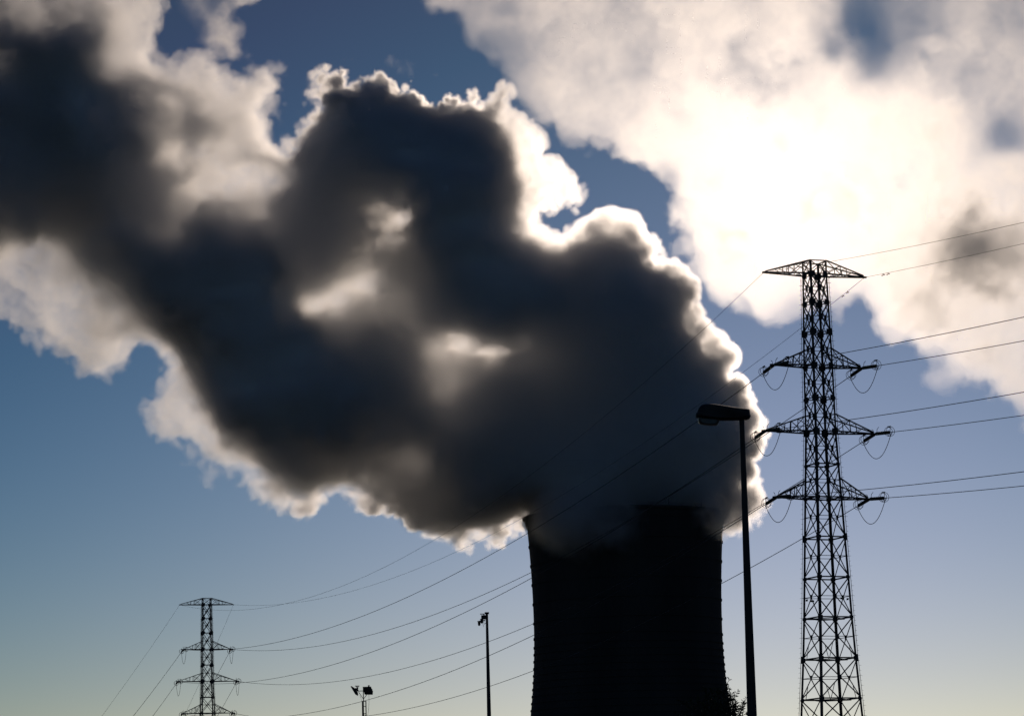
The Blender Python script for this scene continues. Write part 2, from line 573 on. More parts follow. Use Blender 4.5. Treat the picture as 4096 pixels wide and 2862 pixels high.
PLUME = k2([(1182, 1172), (1150, 1192), (1120, 1208), (1085, 1212), (1040, 1220), (1000, 1206), (960, 1190), (920, 1182), (880, 1162), (845, 1158), (800, 1138), (770, 1122),
    (740, 1118), (710, 1138), (680, 1142), (640, 1128), (615, 1105), (590, 1098), (560, 1080), (530, 1072), (500, 1074), (465, 1062), (440, 1048), (425, 1020), (400, 1012),
    (370, 1002), (345, 982), (325, 935), (335, 900), (345, 870), (372, 838), (345, 830), (318, 812), (290, 838), (270, 850), (240, 862), (200, 872), (180, 855), (150, 835),
    (120, 812), (90, 805), (65, 785), (60, 755), (30, 730), (0, 705), (-60, 660), (-260, 480), (-260, -120), (320, -120), (330, -20), (330, 40), (345, 75), (345, 100), (375, 118), (400, 132), (430, 118), (455, 112),
    (480, 130), (495, 160), (512, 180), (540, 165), (575, 162), (600, 158), (622, 178), (636, 205), (632, 235), (625, 265), (630, 300), (645, 318), (655, 285), (660, 265), (690, 248), (700, 215), (715, 195),
    (745, 180), (775, 172), (810, 180), (850, 172), (880, 195), (915, 208), (940, 228), (965, 238), (1000, 230), (1030, 228), (1065, 212), (1100, 225), (1135, 245), (1150, 238), (1190, 250), (1218, 290), (1232, 330),
    (1250, 362), (1285, 372), (1312, 392), (1300, 432), (1280, 455), (1245, 470), (1218, 484), (1208, 502), (1235, 518), (1262, 525), (1290, 508), (1320, 495), (1350, 484), (1385, 488), (1410, 500), (1435, 528), (1455, 548), (1465, 575), (1500, 580),
    (1520, 600), (1540, 612), (1560, 640), (1566, 680), (1562, 715), (1590, 735), (1605, 762), (1640, 768), (1658, 798), (1652, 835), (1675, 855), (1692, 900), (1690, 945), (1698, 975), (1714, 1000), (1706, 1030), (1680, 1050),
    (1684, 1068), (1704, 1085), (1712, 1115), (1700, 1145), (1672, 1162), (1660, 1182), (1640, 1190), (1612, 1192), (1590, 1200), (1580, 1260), (1400, 1262), (1225, 1260), (1205, 1200)])

# x, y, density per metre inside, radius
RHO = [(1400, 850, .5), (1250, 650, .42), (1250, 1000, .5), (1450, 1050, .5), (1050, 1000, .2), (800, 980, .24), (600, 820, .38), (560, 950, .34), (1080, 420, .36), (960, 300, .34), (1000, 540, .24),
    (450, 640, .36), (250, 480, .34), (80, 280, .34), (150, 400, .34), (-100, 200, .3), (1120, 1120, .45), (1580, 950, .6), (1560, 800, .6), (1450, 650, .5), (1640, 1050, .6), (1600, 1120, .6), (1330, 560, .4), (760, 820, .34),
    (800, 230, .34, 60), (900, 260, .36, 60), (860, 210, .3, 50), (1000, 260, .36, 60), (1070, 250, .3, 50), (940, 400, .3), (760, 300, .26, 60), (720, 380, .22, 70),
    (520, 560, .34), (340, 560, .34), (260, 570, .32, 70), (330, 640, .30, 60), (420, 770, .34, 60), (480, 870, .34, 60), (540, 960, .34, 60), (620, 1040, .34, 60), (720, 1080, .34, 60), (900, 1120, .36, 60), (60, 470, .26, 70), (0, 400, .3),
    (520, 350, .02, 80), (570, 220, .018, 80), (560, 290, .02, 70), (440, 300, .045, 70), (350, 200, .06, 60), (290, 50, .018, 60), (260, 130, .03, 60), (200, 40, .10, 60), (170, 90, .16, 60), (60, 40, .20), (420, 250, .05, 60), (480, 410, .035, 60), (600, 400, .016, 60), (500, 200, .03, 60), (430, 150, .014, 50), (370, 320, .05, 60), (330, 400, .2, 60), (470, 470, .16, 60),
    (610, 470, .13, 60), (680, 450, .2, 70), (690, 300, .05, 45), (830, 430, .06, 70), (880, 545, .06, 50), (890, 490, .03, 40), (820, 640, .04, 32), (750, 665, .03, 36), (700, 680, .04, 30), (800, 590, .06, 50), (700, 560, .14), (940, 640, .2),
    (1040, 772, .03, 30), (1105, 788, .05, 26), (1000, 790, .08, 40), (1180, 750, .10, 60), (1000, 850, .12, 60),
    (40, 600, .012, 70), (150, 720, .014, 70), (50, 680, .01, 60), (230, 710, .03, 60), (320, 740, .04, 55), (250, 820, .014, 60), (110, 630, .02, 60), (200, 640, .05, 50), (300, 690, .04, 50), (340, 850, .018, 45),
    (400, 920, .014, 45), (360, 960, .012, 50), (450, 1010, .014, 45), (500, 1040, .03, 40), (1200, 370, .008, 55), (1260, 420, .007, 55), (1180, 280, .014, 45), (1225, 450, .012, 35), (1370, 520, .12, 40)]
# x, y, depth in metres over which the steam thickens
RIM = [(1690, 1000, 5.5), (1600, 780, 5.5), (1450, 560, 5.5), (1350, 500, 7), (1690, 1120, 6.5), (1550, 650, 6), (1300, 900, 6), (1100, 1200, 3.2), (900, 1160, 3.6), (700, 1120, 4.5), (500, 1050, 8), (350, 950, 13), (400, 850, 12), (200, 800, 15), (0, 650, 15),
    (300, 60, 12), (500, 150, 12), (620, 220, 12), (700, 230, 4.0), (770, 180, 2.2), (850, 180, 2.0), (960, 240, 1.8), (1040, 230, 2.2), (1110, 230, 4), (1250, 400, 14), (1000, 700, 8), (300, 400, 10), (500, 700, 8)]

def kc(pts): return [(p[0] * K, p[1] * K) + tuple(p[2:3]) + ((p[3] * K,) if len(p) > 3 else (130 * K,)) for p in pts]

def surface_net(g):
    """closed quad surface where the field g crosses zero: vertices in grid units, faces"""
    ins = g > 0
    n = g.shape
    cell = np.zeros([k - 1 for k in n], np.int8)
    acc = np.zeros([k - 1 for k in n] + [3], np.float32)
    cnt = np.zeros([k - 1 for k in n], np.float32)
    offs = [(a, b) for a in (0, 1) for b in (0, 1)]
    for ax in range(3):
        o1, o2 = [k for k in range(3) if k != ax]
        for a, b in offs:
            s0, s1 = [None] * 3, [None] * 3
            for k, o in ((o1, a), (o2, b)):
                s0[k] = s1[k] = slice(o, n[k] - 1 + o)
            s0[ax], s1[ax] = slice(0, n[ax] - 1), slice(1, n[ax])
            g0, g1 = g[tuple(s0)], g[tuple(s1)]
            x = (g0 > 0) != (g1 > 0)
            t = np.where(x, g0 / np.where(x, g0 - g1, 1), 0)
            cnt += x
            acc[..., ax] += np.where(x, t, 0)
            acc[..., o1] += x * a
            acc[..., o2] += x * b
    has = cnt > 0
    idx = np.full(cnt.shape, -1, np.int64)
    idx[has] = np.arange(has.sum())
    base = np.stack(np.nonzero(has), 1)
    verts = base + acc[has] / cnt[has][:, None]
    quads = []
    for ax in range(3):
        o1, o2 = [k for k in range(3) if k != ax]
        s0, s1 = [slice(1, -1)] * 3, [slice(1, -1)] * 3
        s0[ax], s1[ax] = slice(0, n[ax] - 1), slice(1, n[ax])
        x = ins[tuple(s0)] != ins[tuple(s1)]
        e = np.stack(np.nonzero(x), 1)
        e[:, o1] += 1; e[:, o2] += 1
        q = []
        for a, b in ((1, 1), (0, 1), (0, 0), (1, 0)):
            c = e.copy(); c[:, o1] -= a; c[:, o2] -= b
            q.append(idx[c[:, 0], c[:, 1], c[:, 2]])
        quads.append(np.stack(q, 1))
    return verts, np.concatenate(quads)

def build_plume():
    rng = np.random.default_rng(7)
    VX = 0.76
    c_lo = at(-30 * K, 1235 * K, D_TOWER); c_hi = at(1740 * K, -20 * K, D_TOWER)
    box = Box((c_lo.x - 6, D_TOWER - 62, c_lo.z - 22), (c_hi.x + 8, D_TOWER + 62, c_hi.z + 10), (VX, VX * 1.7, VX))
    X, Y, Z = np.meshgrid(*[a.astype(np.float32) for a in box.ax], indexing='ij')
    px, py = proj_np(X, Y, Z)
    px = px.astype(np.float32); py = py.astype(np.float32)
    W = Y - D_TOWER
    mouth = (Z < TOWER_TOP + 1.0) & (np.hypot(X - TOWER_POS.x, W) > tower_radius(TOWER_TOP) - 2.0) & (np.abs(X - TOWER_POS.x) < tower_radius(TOWER_TOP) - 0.5)
    mouth |= (Z < TOWER_TOP - 14.0) & (np.abs(X - TOWER_POS.x) < tower_radius(TOWER_TOP) + 3)
    del X, Y, Z
    dm = poly_dist(PLUME, -500, -260, 3200, 2300, 8.0)
    D2 = lookup(dm, px, py) * MPP
    RR = 48.0
    S = RR - np.sqrt(np.square(RR - np.minimum(D2, RR)) + W * W)
    S -= 4.0
    wild = np.clip(sstep(1300 * K, 500 * K, px) * 0.8 + sstep(1400, 600, py) * 0.35, 0, 1).astype(np.float32)
    wild *= 1 - 0.85 * np.exp(-np.square((px - 920 * K) / (190 * K)) - np.square((py - 240 * K) / (130 * K)))
    # billows: balls set on the surface, in three generations
    def billow(count, r0, r1, band):
        cand = np.flatnonzero(np.abs(S.ravel()) < band)
        pick = rng.choice(cand, min(count, len(cand)), replace=False)
        ii = np.stack(np.unravel_index(pick, S.shape), 1)
        for q, r in zip(ii, rng.uniform(r0, r1, len(pick))):
            c = box.lo + q * box.vox
            splat(S, box, c, r)
    billow(420, 3.5, 7.0, 2.5)
    billow(3200, 2.2, 4.4, 1.2)
    billow(14000, 1.4, 2.8, 0.8)
    S[mouth] = -5.0
    # the boldest lobes of the sunny side
    for x, y, w, r in ((1684, 1006, 4, 7.0), (1682, 1116, 0, 8.5), (1668, 1060, -8, 7), (1676, 930, 6, 7), (1652, 868, 0, 7), (1634, 800, 5, 7.0), (1600, 770, -6, 7), (1570, 742, 3, 7), (1536, 650, 0, 8.0), (1520, 615, 8, 5.5), (1490, 596, -5, 5), (1440, 560, 4, 8), (1356, 518, 0, 10), (1400, 524, 6, 9), (1320, 524, -4, 8), (1655, 1160, 5, 7), (1635, 1176, -6, 5)):
        c = at(x * K, y * K, D_TOWER + w)
        splat(S, box, (c.x, c.y, c.z), r)
    n1 = up_noise(box.n, box.vox, 18.0, rng, 5, 0.58)
    S += n1 * (0.7 + 3.0 * wild)
    del n1
    # gaps and thick parts run along the sun's rays in the far half, shaped to let light in; along the view elsewhere
    sx, sy = proj_np(SUNDIR.x * 1e6, SUNDIR.y * 1e6, SUNDIR.z * 1e6)
    back = np.maximum(W, 0) / D_TOWER
    qx = px - (sx - px) * back
    qy = py - (sy - py) * back
    rho0 = RHO_GAIN * lookup(control_map(kc(RHO), -500, -260, 3200, 2300, 8.0), qx, qy)
    s1 = lookup(control_map(kc(RIM), -500, -260, 3200, 2300, 16.0), px, py)
    n2 = up_noise(box.n, box.vox, 34.0, rng, 5, 0.62)
    rho0 *= np.exp(n2 * 0.85)
    # clots with sharp borders where the plume breaks up
    n2 = up_noise(box.n, box.vox, 26.0, rng, 5, 0.55)
    rho0 *= 1.0 + wild * (-0.72 + 1.6 * sstep(-0.06, 0.10, n2))
    del n2
    # torn gaps through which the sunlit back shows
    gn = up_noise(box.n, box.vox, 11.0, rng, 4, 0.62)
    for x, y, rx, ry, lo in ((886, 486, 72, 64, .010), (846, 545, 30, 32, .03), (820, 560, 20, 16, .03), (735, 672, 66, 27, .018), (800, 640, 62, 24, .018), (835, 618, 30, 26, .02), (700, 690, 40, 14, .02), (1028, 772, 50, 23, .012), (1095, 788, 56, 12, .014), (1010, 752, 20, 12, .02)):
        u = (qx / K - x) / rx
        v = (qy / K - y) / ry
        m_ = sstep(0.0, 0.55, 1.0 - np.sqrt(u * u + v * v) + 0.62 * gn)
        rho0 = rho0 * (1 - m_) + np.minimum(rho0, lo * np.exp(1.0 * gn)) * m_
    del gn
    dens = rho0 * np.clip(S / s1, 0, 1) ** 1.8 + sstep(0.0, 1.2 + 2.0 * wild, S) * np.exp(-np.maximum(S, 0) / 5.0) * (0.10 - 0.05 * wild)
    dens[S <= 0] = 0
    # thin steam sinking over the near lip of the tower
    mist = up_noise(box.n, box.vox, 9.0, rng, 4, 0.6)
    veil = np.zeros(box.n, np.float32)
    for x, y, w, r, a_ in ((1232, 1158, -46, 6, .08), (1265, 1172, -49, 9, .12), (1300, 1182, -52, 9, .12), (1345, 1184, -53, 10, .12), (1385, 1172, -53, 8, .10), (1330, 1150, -52, 12, .12), (1260, 1145, -50, 10, .12), (1400, 1135, -52, 7, .08),
                          (1585, 1150, -46, 8, .12), (1610, 1160, -38, 7, .12)):
        c = at(x * K, y * K, D_TOWER + w)
        q = [((box.ax[k] - c[k]) / r) ** 2 for k in range(3)]
        veil += a_ * np.exp(-(q[0][:, None, None] + q[1][None, :, None] + q[2][None, None, :])).astype(np.float32)
    dens = np.maximum(dens, np.clip(veil * (0.9 + 1.3 * mist) - 0.015, 0, None))
    del mist, veil
    dens = warp(dens, box, rng, 0.35 + 1.7 * wild, 11.0)
    o = volume_object('steam_plume', box, dens, steam_material('steam'))
    # opaque white mesh added inside the thickest steam, blocking light and giving a surface
    f = 3
    n = [(k // f) * f for k in box.n]
    c = dens[:n[0], :n[1], :n[2]].reshape(n[0] // f, f, n[1] // f, f, n[2] // f, f).mean((1, 3, 5))
    depth = None
    for ax in range(3):
        st = box.vox[ax] * f
        up = np.cumsum(c, ax) * st
        dn = np.flip(np.cumsum(np.flip(c, ax), ax), ax) * st
        for q in (up, dn):
            depth = q if depth is None else np.minimum(depth, q)
    g = depth - 4.5
    g = np.clip(g, -4, 4)
    for ax in range(3):
        for _ in range(2):
            g = (np.roll(g, 1, ax) + 2 * g + np.roll(g, -1, ax)) / 4
    g[[0, -1]] = -1; g[:, [0, -1]] = -1; g[:, :, [0, -1]] = -1
    v, q = surface_net(g)
    co = box.lo + (v * f + (f - 1) / 2.0) * box.vox
    me = bpy.data.meshes.new('added_opaque_core')
    me.from_pydata(co.tolist(), [], q.tolist())
    me.update()
    bm = bmesh.new(); bm.from_mesh(me)
    bmesh.ops.recalc_face_normals(bm, faces=bm.faces)
    bm.to_mesh(me); bm.free()
    me.polygons.foreach_set('use_smooth', [True] * len(me.polygons))
    me.materials.append(noisy('opaque_core_white', (0.80, 0.80, 0.80), (0.86, 0.86, 0.86), 0.05, 1.0))
    core = bpy.data.objects.new('added_opaque_core', me)
    COL.objects.link(core)
    core.parent = o
    return o

D_CLOUD = 1800.0
CLOUD = k2([(830, -80), (900, -20), (960, 22), (1015, 42), (1055, 95), (1100, 138), (1148, 178), (1162, 215), (1200, 262), (1240, 288), (1265, 318), (1330, 325), (1370, 345), (1410, 368), (1450, 402), (1495, 425), (1500, 448), (1465, 488),
    (1485, 520), (1530, 542), (1568, 580), (1572, 612), (1585, 640), (1608, 662), (1625, 690), (1665, 690), (1690, 712), (1730, 718), (1765, 705), (1800, 688), (1830, 690), (1870, 718), (1895, 705), (1912, 676), (1935, 668), (1952, 690), (1955, 738), (1988, 778), (2035, 808), (2078, 838), (2092, 872), (2140, 892),
    (2200, 878), (2212, 922), (2250, 942), (2292, 976), (2420, 1060), (2420, -80)])
# x, y, optical thickness
TAU = [(1300, 150, .42), (1150, 90, .34), (1020, 10, .3), (1400, 250, .5), (1250, 240, .5), (1330, 300, .4, 60), (1600, 120, .4), (1500, 200, .4), (1700, 300, .75), (1800, 450, 1.3), (1650, 500, 1.2), (1550, 480, .9), (1700, 620, 1.0), (1620, 640, .5), (1720, 690, .45), (1850, 690, .45), (1850, 580, 1.1), (1950, 400, .9), (1830, 410, .8, 50), (1850, 445, .6, 45), (1650, 540, .6, 45), (2000, 560, 1.0), (2180, 560, 3.2, 80), (2165, 480, 2.6, 60),
    (2080, 430, 1.6, 55), (2210, 640, 2.4, 60), (2230, 740, 1.0), (2100, 750, 1.1), (2250, 850, .9), (2000, 720, 1.0), (2250, 940, .7), (2100, 270, .6), (2250, 420, .9), (2230, 110, .5), (2100, 170, .42, 60), (2190, 230, .4, 60), (2090, 110, .3, 50), (1930, 60, .02, 45), (1965, 110, .02, 45), (1860, 110, .07, 45), (2030, 110, .1, 55), (2080, 60, .18, 50), (2265, 300, .08, 50), (2280, 40, .3, 60), (1800, 150, .4), (1700, 40, .4), (1130, 25, .12, 30), (1510, 400, .2, 30), (1480, 440, .35, 40)]

def build_cloud(name, poly, taus, D, RR, soft, crisp, seed, amp, vox=0.95, lam=45.0, mod=0.6, curl=1.0):
    rng = np.random.default_rng(seed)
    xs = [p[0] for p in poly]; ys = [p[1] for p in poly]
    x0, x1 = max(min(xs), -120) - 30, min(max(xs), 4220) + 30
    y0, y1 = max(min(ys), -100) - 30, min(max(ys), 2900) + 40
    mpp = D / F / math.cos(PITCH)
    cs = [at(x, y, D) for x in (x0, x1) for y in (y0, y1)]
    m = 4
    box = Box((min(c.x for c in cs) - m, D - RR - 6, min(c.z for c in cs) - m), (max(c.x for c in cs) + m, D + RR + 6, max(c.z for c in cs) + m), (vox, vox * 1.7, vox))
    X, Y, Z = np.meshgrid(*[a.astype(np.float32) for a in box.ax], indexing='ij')
    px, py = proj_np(X, Y, Z)
    px = px.astype(np.float32); py = py.astype(np.float32)
    W = Y - D
    del X, Y, Z
    D2 = lookup(poly_dist(poly, x0 - 200, y0 - 200, x1 + 200, y1 + 200, 8.0), px, py) * mpp
    S = RR - np.sqrt(np.square(RR - np.minimum(D2, RR)) + W * W)
    n1 = up_noise(box.n, box.vox, lam * 0.6, rng, 5, 0.64)
    S += n1 * amp - amp * 0.3
    tau = lookup(control_map(taus, x0 - 200, y0 - 200, x1 + 200, y1 + 200, 16.0), px, py)
    n2 = up_noise(box.n, box.vox, lam, rng, 6, 0.68)
    dens = tau / (1.5 * RR) * np.exp(n2 * mod) * TAU_GAIN * (np.clip(S / soft, 0, 1) ** 1.2 + crisp * sstep(0, 2.5, S))
    dens[S <= 0] = 0
    dens = warp(dens, box, rng, np.float32(curl), 14.0)
    return volume_object(name, box, dens, steam_material(name, share=0.13))

QUICK = False
if not QUICK:
    plume = build_plume()
    tag(plume, 'dense dark grey steam plume with a dazzling white edge, pouring leftwards from the cooling tower', 'steam plume')
    cloud = build_cloud('steam_cloud', CLOUD, kc(TAU), D_CLOUD, 26.0, 5.0, 0.3, 11, 7.5, mod=0.55, curl=2.2)
    tag(cloud, 'dazzling white steam cloud hiding the sun above the tall pylon', 'cloud')
    wisp = build_cloud('cloud_wisp', k2([(355, -70), (372, 8), (395, 40), (425, 62), (455, 100), (480, 128), (520, 150), (560, 150), (572, 125), (552, 92), (562, 55), (552, 35), (572, 12), (605, -5), (620, -70)]),
                       kc([(400, 10, .35, 60), (470, 40, .4, 60), (540, 20, .45, 60), (500, 90, .22, 50), (540, 130, .4, 40), (450, 80, .2, 50), (560, 60, .15, 40)]), 1900.0, 14.0, 9.0, 0.1, 5, 4.5, vox=0.8, lam=18.0, mod=1.0)
    tag(wisp, 'thin ragged cloud wisp trailing down from the top edge, above the steam plume', 'cloud')
    wisp = build_cloud('cloud_wisp', k2([(835, 152), (855, 142), (872, 128), (895, 138), (930, 150), (965, 158), (990, 174), (955, 172), (925, 172), (890, 160), (860, 158)]),
                       kc([(900, 150, .2, 60), (850, 150, .08, 40), (970, 168, .08, 40)]), 1900.0, 8.0, 7.0, 0.03, 6, 3.0, vox=0.6, lam=9.0, mod=0.9, curl=0.4)
    tag(wisp, 'small detached cloud wisp in the blue gap, larger of two', 'cloud')
    wisp = build_cloud('cloud_wisp', k2([(752, 130), (768, 122), (788, 128), (795, 136), (775, 138)]), kc([(770, 130, .25, 60), (790, 133, .15, 40)]), 1900.0, 6.0, 5.0, 0.03, 8, 2.0, vox=0.6, lam=8.0, mod=0.9, curl=0.4)
    tag(wisp, 'tiny faint cloud wisp in the blue gap, smaller of two', 'cloud')

# ------------------------------------------------------------------ lattice pylons
D_P1 = 400.0
def p1_px(y): return 3259.6 + 0.0377 * (y - 1104)
def zrow(y): return at(p1_px(y), y, D_P1).z
P1 = at(p1_px(2000), 2000, D_P1); P1.z = 0.0
Z_TOP = zrow(1047)
Z_ARM = [zrow(y) for y in (1099, 1465, 1728, 1991)]
Z_ARM_TOP = [Z_TOP, zrow(1399), zrow(1660), zrow(1917)]
ARM = [7.15, 6.2, 7.7, 6.5]
SAG = {(0, -1): 15.0, (0, 1): 12.0, (1, -1): 10.0, (1, 1): 10.5, (2, -1): 9.75, (2, 1): 10.5, (3, -1): 10.0, (3, 1): 10.75}
RING_ROWS = [1099, 1212, 1331, 1465, 1594, 1728, 1859, 1991, 2150, 2310, 2470, 2633, 2794, 2960, 3180]
WID = [(zrow(1047), 2.35), (zrow(1099), 2.35), (zrow(1465), 2.8), (zrow(1728), 2.95), (zrow(1991), 3.55), (zrow(2559), 4.8), (zrow(2862), 5.8), (0.0, 7.7)]
def width(z):
    for (za, wa), (zb, wb) in zip(WID, WID[1:]):
        if z >= zb - 1e-6:
            t = min(1.0, max(0.0, (za - z) / max(za - zb, 1e-6)))
            return wa + (wb - wa) * t
    return WID[-1][1]
def corner(i, z):
    w = width(z) / 2
    sx, sy = ((-1, -1), (1, -1), (1, 1), (-1, 1))[i]
    return Vector((sx * w, sy * w, z))

def cable_drop(a, b, sag, n=24):
    a, b = Vector(a), Vector(b)
    return [a + (b - a) * (i / n) - Vector((0, 0, 4 * sag * (i / n) * (1 - i / n))) for i in range(n + 1)]

def insulator(parent, tip, d, length=3.5):
    """tension string from an arm tip along D: glass discs with rings and horn; returns the wire end"""
    d = Vector(d).normalized()
    a = Vector(tip) + d * 0.3
    m = MB()
    prof = [(0.04, -0.3), (0.04, 0.0)]
    nd = 22
    for k in range(nd):
        h = k * length / nd
        prof += [(0.09, h + 0.01), (0.225, h + 0.04), (0.225, h + 0.07), (0.09, h + length / nd - 0.012)]
    prof += [(0.06, length), (0.05, length + 0.6)]
    m.lathe(prof, a, 10, d)
    o = m.build('insulator_string', M_GLASS, parent, smooth=False)
    e = a + d * (length + 0.58)
    side = d.cross(Vector((0, 0, 1))).normalized()
    upv = side.cross(d).normalized()
    m = MB()
    for s_, r_ in ((-0.45, 0.56), (0.05, 0.60)):
        c = e + d * (s_ - 0.35) + upv * 0.10
        m.tube([c + (side * math.cos(2 * math.pi * k / 24) + upv * math.sin(2 * math.pi * k / 24)) * r_ for k in range(25)], 0.032, 5)
        m.bar(c - upv * r_, e - d * 0.4, 0.05)
    c = e - d * 0.35 + upv * 0.72
    m.bar(c - d * 0.6, c + d * 0.1, 0.14)
    m.bar(c, e - d * 0.35, 0.05)
    m.build('corona_ring', M_STEEL, o)
    m = MB()
    m.tube([a + d * 0.25, a + upv * 0.35 + d * 0.2, a + upv * 0.62 + d * 0.28, a + upv * 0.82 + d * 0.7], 0.035, 5)
    m.build('arcing_horn', M_STEEL, o)
    return e

def build_pylon(name, base, theta, dir_a, dir_b, label):
    """dir_a(level, side), dir_b(level, side): the wires' directions at the tips in the pylon's own axes"""
    t = empty(name, base, theta)
    tag(t, label, 'pylon', 'lattice pylons of the power line')
    zs = [zrow(y) for y in RING_ROWS] + [0.0]
    for i in range(4):
        m = MB()
        pts = [Z_TOP] + zs
        for za, zb in zip(pts, pts[1:]):
            w = 0.23 if za > Z_ARM[2] else 0.28
            m.angle(corner(i, za), corner(i, zb), w, 0.03, Vector((-corner(i, 1).x, -corner(i, 1).y, 0)))
        # splice plates where the leg lengths meet
        for z in zs[2::3]:
            c = corner(i, z)
            inw = Vector((-c.x, -c.y, 0)).normalized() * 0.04
            m.bar(c + inw + Vector((0, 0, 0.45)), c + inw - Vector((0, 0, 0.45)), 0.30)
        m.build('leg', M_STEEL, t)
    for i in range(4):
        j = (i + 1) % 4
        m = MB()
        nrm = (corner(i, 10) + corner(j, 10)); nrm.z = 0; nrm.normalize()
        m.bar(corner(i, Z_TOP), corner(j, Z_TOP), 0.12)
        m.bar(corner(i, Z_TOP), corner(j, Z_ARM[0]), 0.09); m.bar(corner(j, Z_TOP), corner(i, Z_ARM[0]), 0.09)
        for k, (za, zb) in enumerate(zip(zs, zs[1:])):
            upper = za > Z_ARM[2] - 0.1
            a0, a1, b0, b1 = corner(i, za), corner(j, za), corner(i, zb), corner(j, zb)
            wd = 0.165 if upper else 0.14
            off = nrm * 0.06
            m.bar(a0 + off, b1 + off, wd, 0.05, nrm)
            m.bar(a1 - off, b0 - off, wd, 0.05, nrm)
            m.bar(a0, a1, 0.16 if not upper else 0.12)
            # the crossing and the thin horizontal through it
            wa, wb = width(za), width(zb)
            f = wa / (wa + wb)
            zc = za + (zb - za) * f
            m.bar(corner(i, zc), corner(j, zc), 0.07)
            c = (corner(i, zc) + corner(j, zc)) / 2
            along = (corner(j, zc) - corner(i, zc)).normalized()
            g = (0.46 if not upper else 0.62) * (1.0 if theta > 0.3 else 0.6)
            if zb > 1.0:
                m.bar(c - along * g * 0.5, c + along * g * 0.5, g * 1.25, 0.04, nrm)
                for cc, sg in ((a0, 1), (a1, -1)):
                    m.bar(cc + along * 0.05 * sg, cc + along * (0.62 if upper else 0.45) * sg, 0.75 if upper else 0.45, 0.035, nrm)
            if upper:
                # secondary lacing of the slender upper body
                q0, q1 = corner(i, zc), corner(j, zc)
                mt, mb_ = (a0 + a1) / 2, (b0 + b1) / 2
                m.bar(q0, mt, 0.06); m.bar(q1, mb_, 0.06)
            elif k >= 10:
                qa = b0 + (b1 - b0) * 0.25; qc = a1 + (b0 - a1) * 0.62
                m.bar(qa, qc, 0.06)
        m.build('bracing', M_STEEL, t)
    # inner diaphragms, seen from below as flat crosses
    for y in (1991, 2470, 2633, 2794):
        z = zrow(y)
        m = MB()
        mids = [(corner(i, z) + corner((i + 1) % 4, z)) / 2 for i in range(4)]
        for i in range(4): m.bar(mids[i] - Vector((0, 0, 0.12)), mids[(i + 1) % 4] - Vector((0, 0, 0.12)), 0.10)
        m.build('diaphragm', M_STEEL, t)
    tips = {}
    for lv in range(4):
        z, zt = Z_ARM[lv], Z_ARM_TOP[lv]
        for sd_ in (-1, 1):
            m = MB()
            tip = Vector((sd_ * ARM[lv], 0, z))
            ci = (0, 3) if sd_ < 0 else (1, 2)
            bot, top = [corner(k, z) for k in ci], [corner(k, zt) for k in ci]
            ends = [tip + Vector((0, 0.16 * (1 if c.y > 0 else -1), 0)) for c in bot]
            tops = [tip + Vector((-sd_ * 0.25, 0.12 * (1 if c.y > 0 else -1), 0.18)) for c in bot]
            for k in range(2):
                m.bar(bot[k], ends[k], 0.17)
                m.bar(top[k], tops[k], 0.14)
                B = lambda f: bot[k] + (ends[k] - bot[k]) * f
                T = lambda f: top[k] + (tops[k] - top[k]) * f
                for f in (0.36, 0.52): m.bar(B(f), T(f), 0.085)
                m.bar(B(0), T(0.36), 0.08); m.bar(T(0.0), B(0.36), 0.08)
                m.bar(B(0.52), T(0.74), 0.07)
            BB = lambda k, f: bot[k] + (ends[k] - bot[k]) * f
            fs = [0.0, 0.2, 0.36, 0.52, 0.7, 0.86]
            for q, (f0, f1) in enumerate(zip(fs, fs[1:])):
                m.bar(BB(0, f1), BB(1, f1), 0.06)
                m.bar(BB(q % 2, f0), BB(1 - q % 2, f1), 0.06)
            for k, f in ((0, 0.36), (1, 0.36)):
                pass
            TT = lambda k, f: top[k] + (tops[k] - top[k]) * f
            for f in (0.36, 0.52, 0.8): m.bar(TT(0, f), TT(1, f), 0.06)
            m.bar(tip - Vector((sd_ * 0.9, 0, 0)), tip + Vector((sd_ * (0.5 if lv else 0.18), 0, 0)), 0.36, 0.2)
            m.build('crossarm', M_STEEL, t)
            tips[lv, sd_] = tip
    # climbing rails with pegs on two opposite corners
    for i in (1, 3):
        m = MB()
        pts = []
        for za in [Z_ARM[0] - 0.3] + zs[1:-1] + [2.5]:
            c = corner(i, za)
            o_ = Vector((c.x, c.y, 0)).normalized() * 0.17
            pts.append(c + o_)
        m.tube(pts, 0.035, 4)
        z = Z_ARM[0] - 0.6
        k = 0
        while z > 3:
            c = corner(i, z)
            o_ = Vector((c.x, c.y, 0)).normalized()
            m.bar(c + o_ * 0.12, c + o_ * (0.46 if k % 2 else 0.36), 0.03)
            if k % 4 == 1: m.bar(c, c + o_ * 0.18, 0.04)
            z -= 0.62; k += 1
        m.build('climbing_rail', M_STEEL, t)
    # enamel plates hung on the thin horizontals
    zc = zrow(2392)
    for i in range(4):
        a, b = corner(i, zc), corner((i + 1) % 4, zc)
        m = MB()
        c = a + (b - a) * (0.72 if i % 2 == 0 else 0.22)
        al = (b - a).normalized()
        m.bar(c - al * 0.27 - Vector((0, 0, 0.15)), c + al * 0.27 - Vector((0, 0, 0.15)), 0.03, 0.24)
        m.build('warning_plate', M_PLATE, t)
    ends = {}
    bpy.context.view_layer.update()
    for lv in range(4):
        for sd_ in (-1, 1):
            tip = tips[lv, sd_]
            da, db = dir_a(lv, sd_), dir_b(lv, sd_)
            if lv == 0:
                ends[lv, sd_] = (tip.copy(), tip.copy())
                continue
            ea = insulator(t, tip, da)
            eb = insulator(t, tip, db)
            m = MB()
            m.tube(cable_drop(ea, eb, 2.75 if theta > 0.3 else 3.4), 0.042, 5)
            m.build('jumper_loop', M_WIRE, t)
            ends[lv, sd_] = (ea, eb)
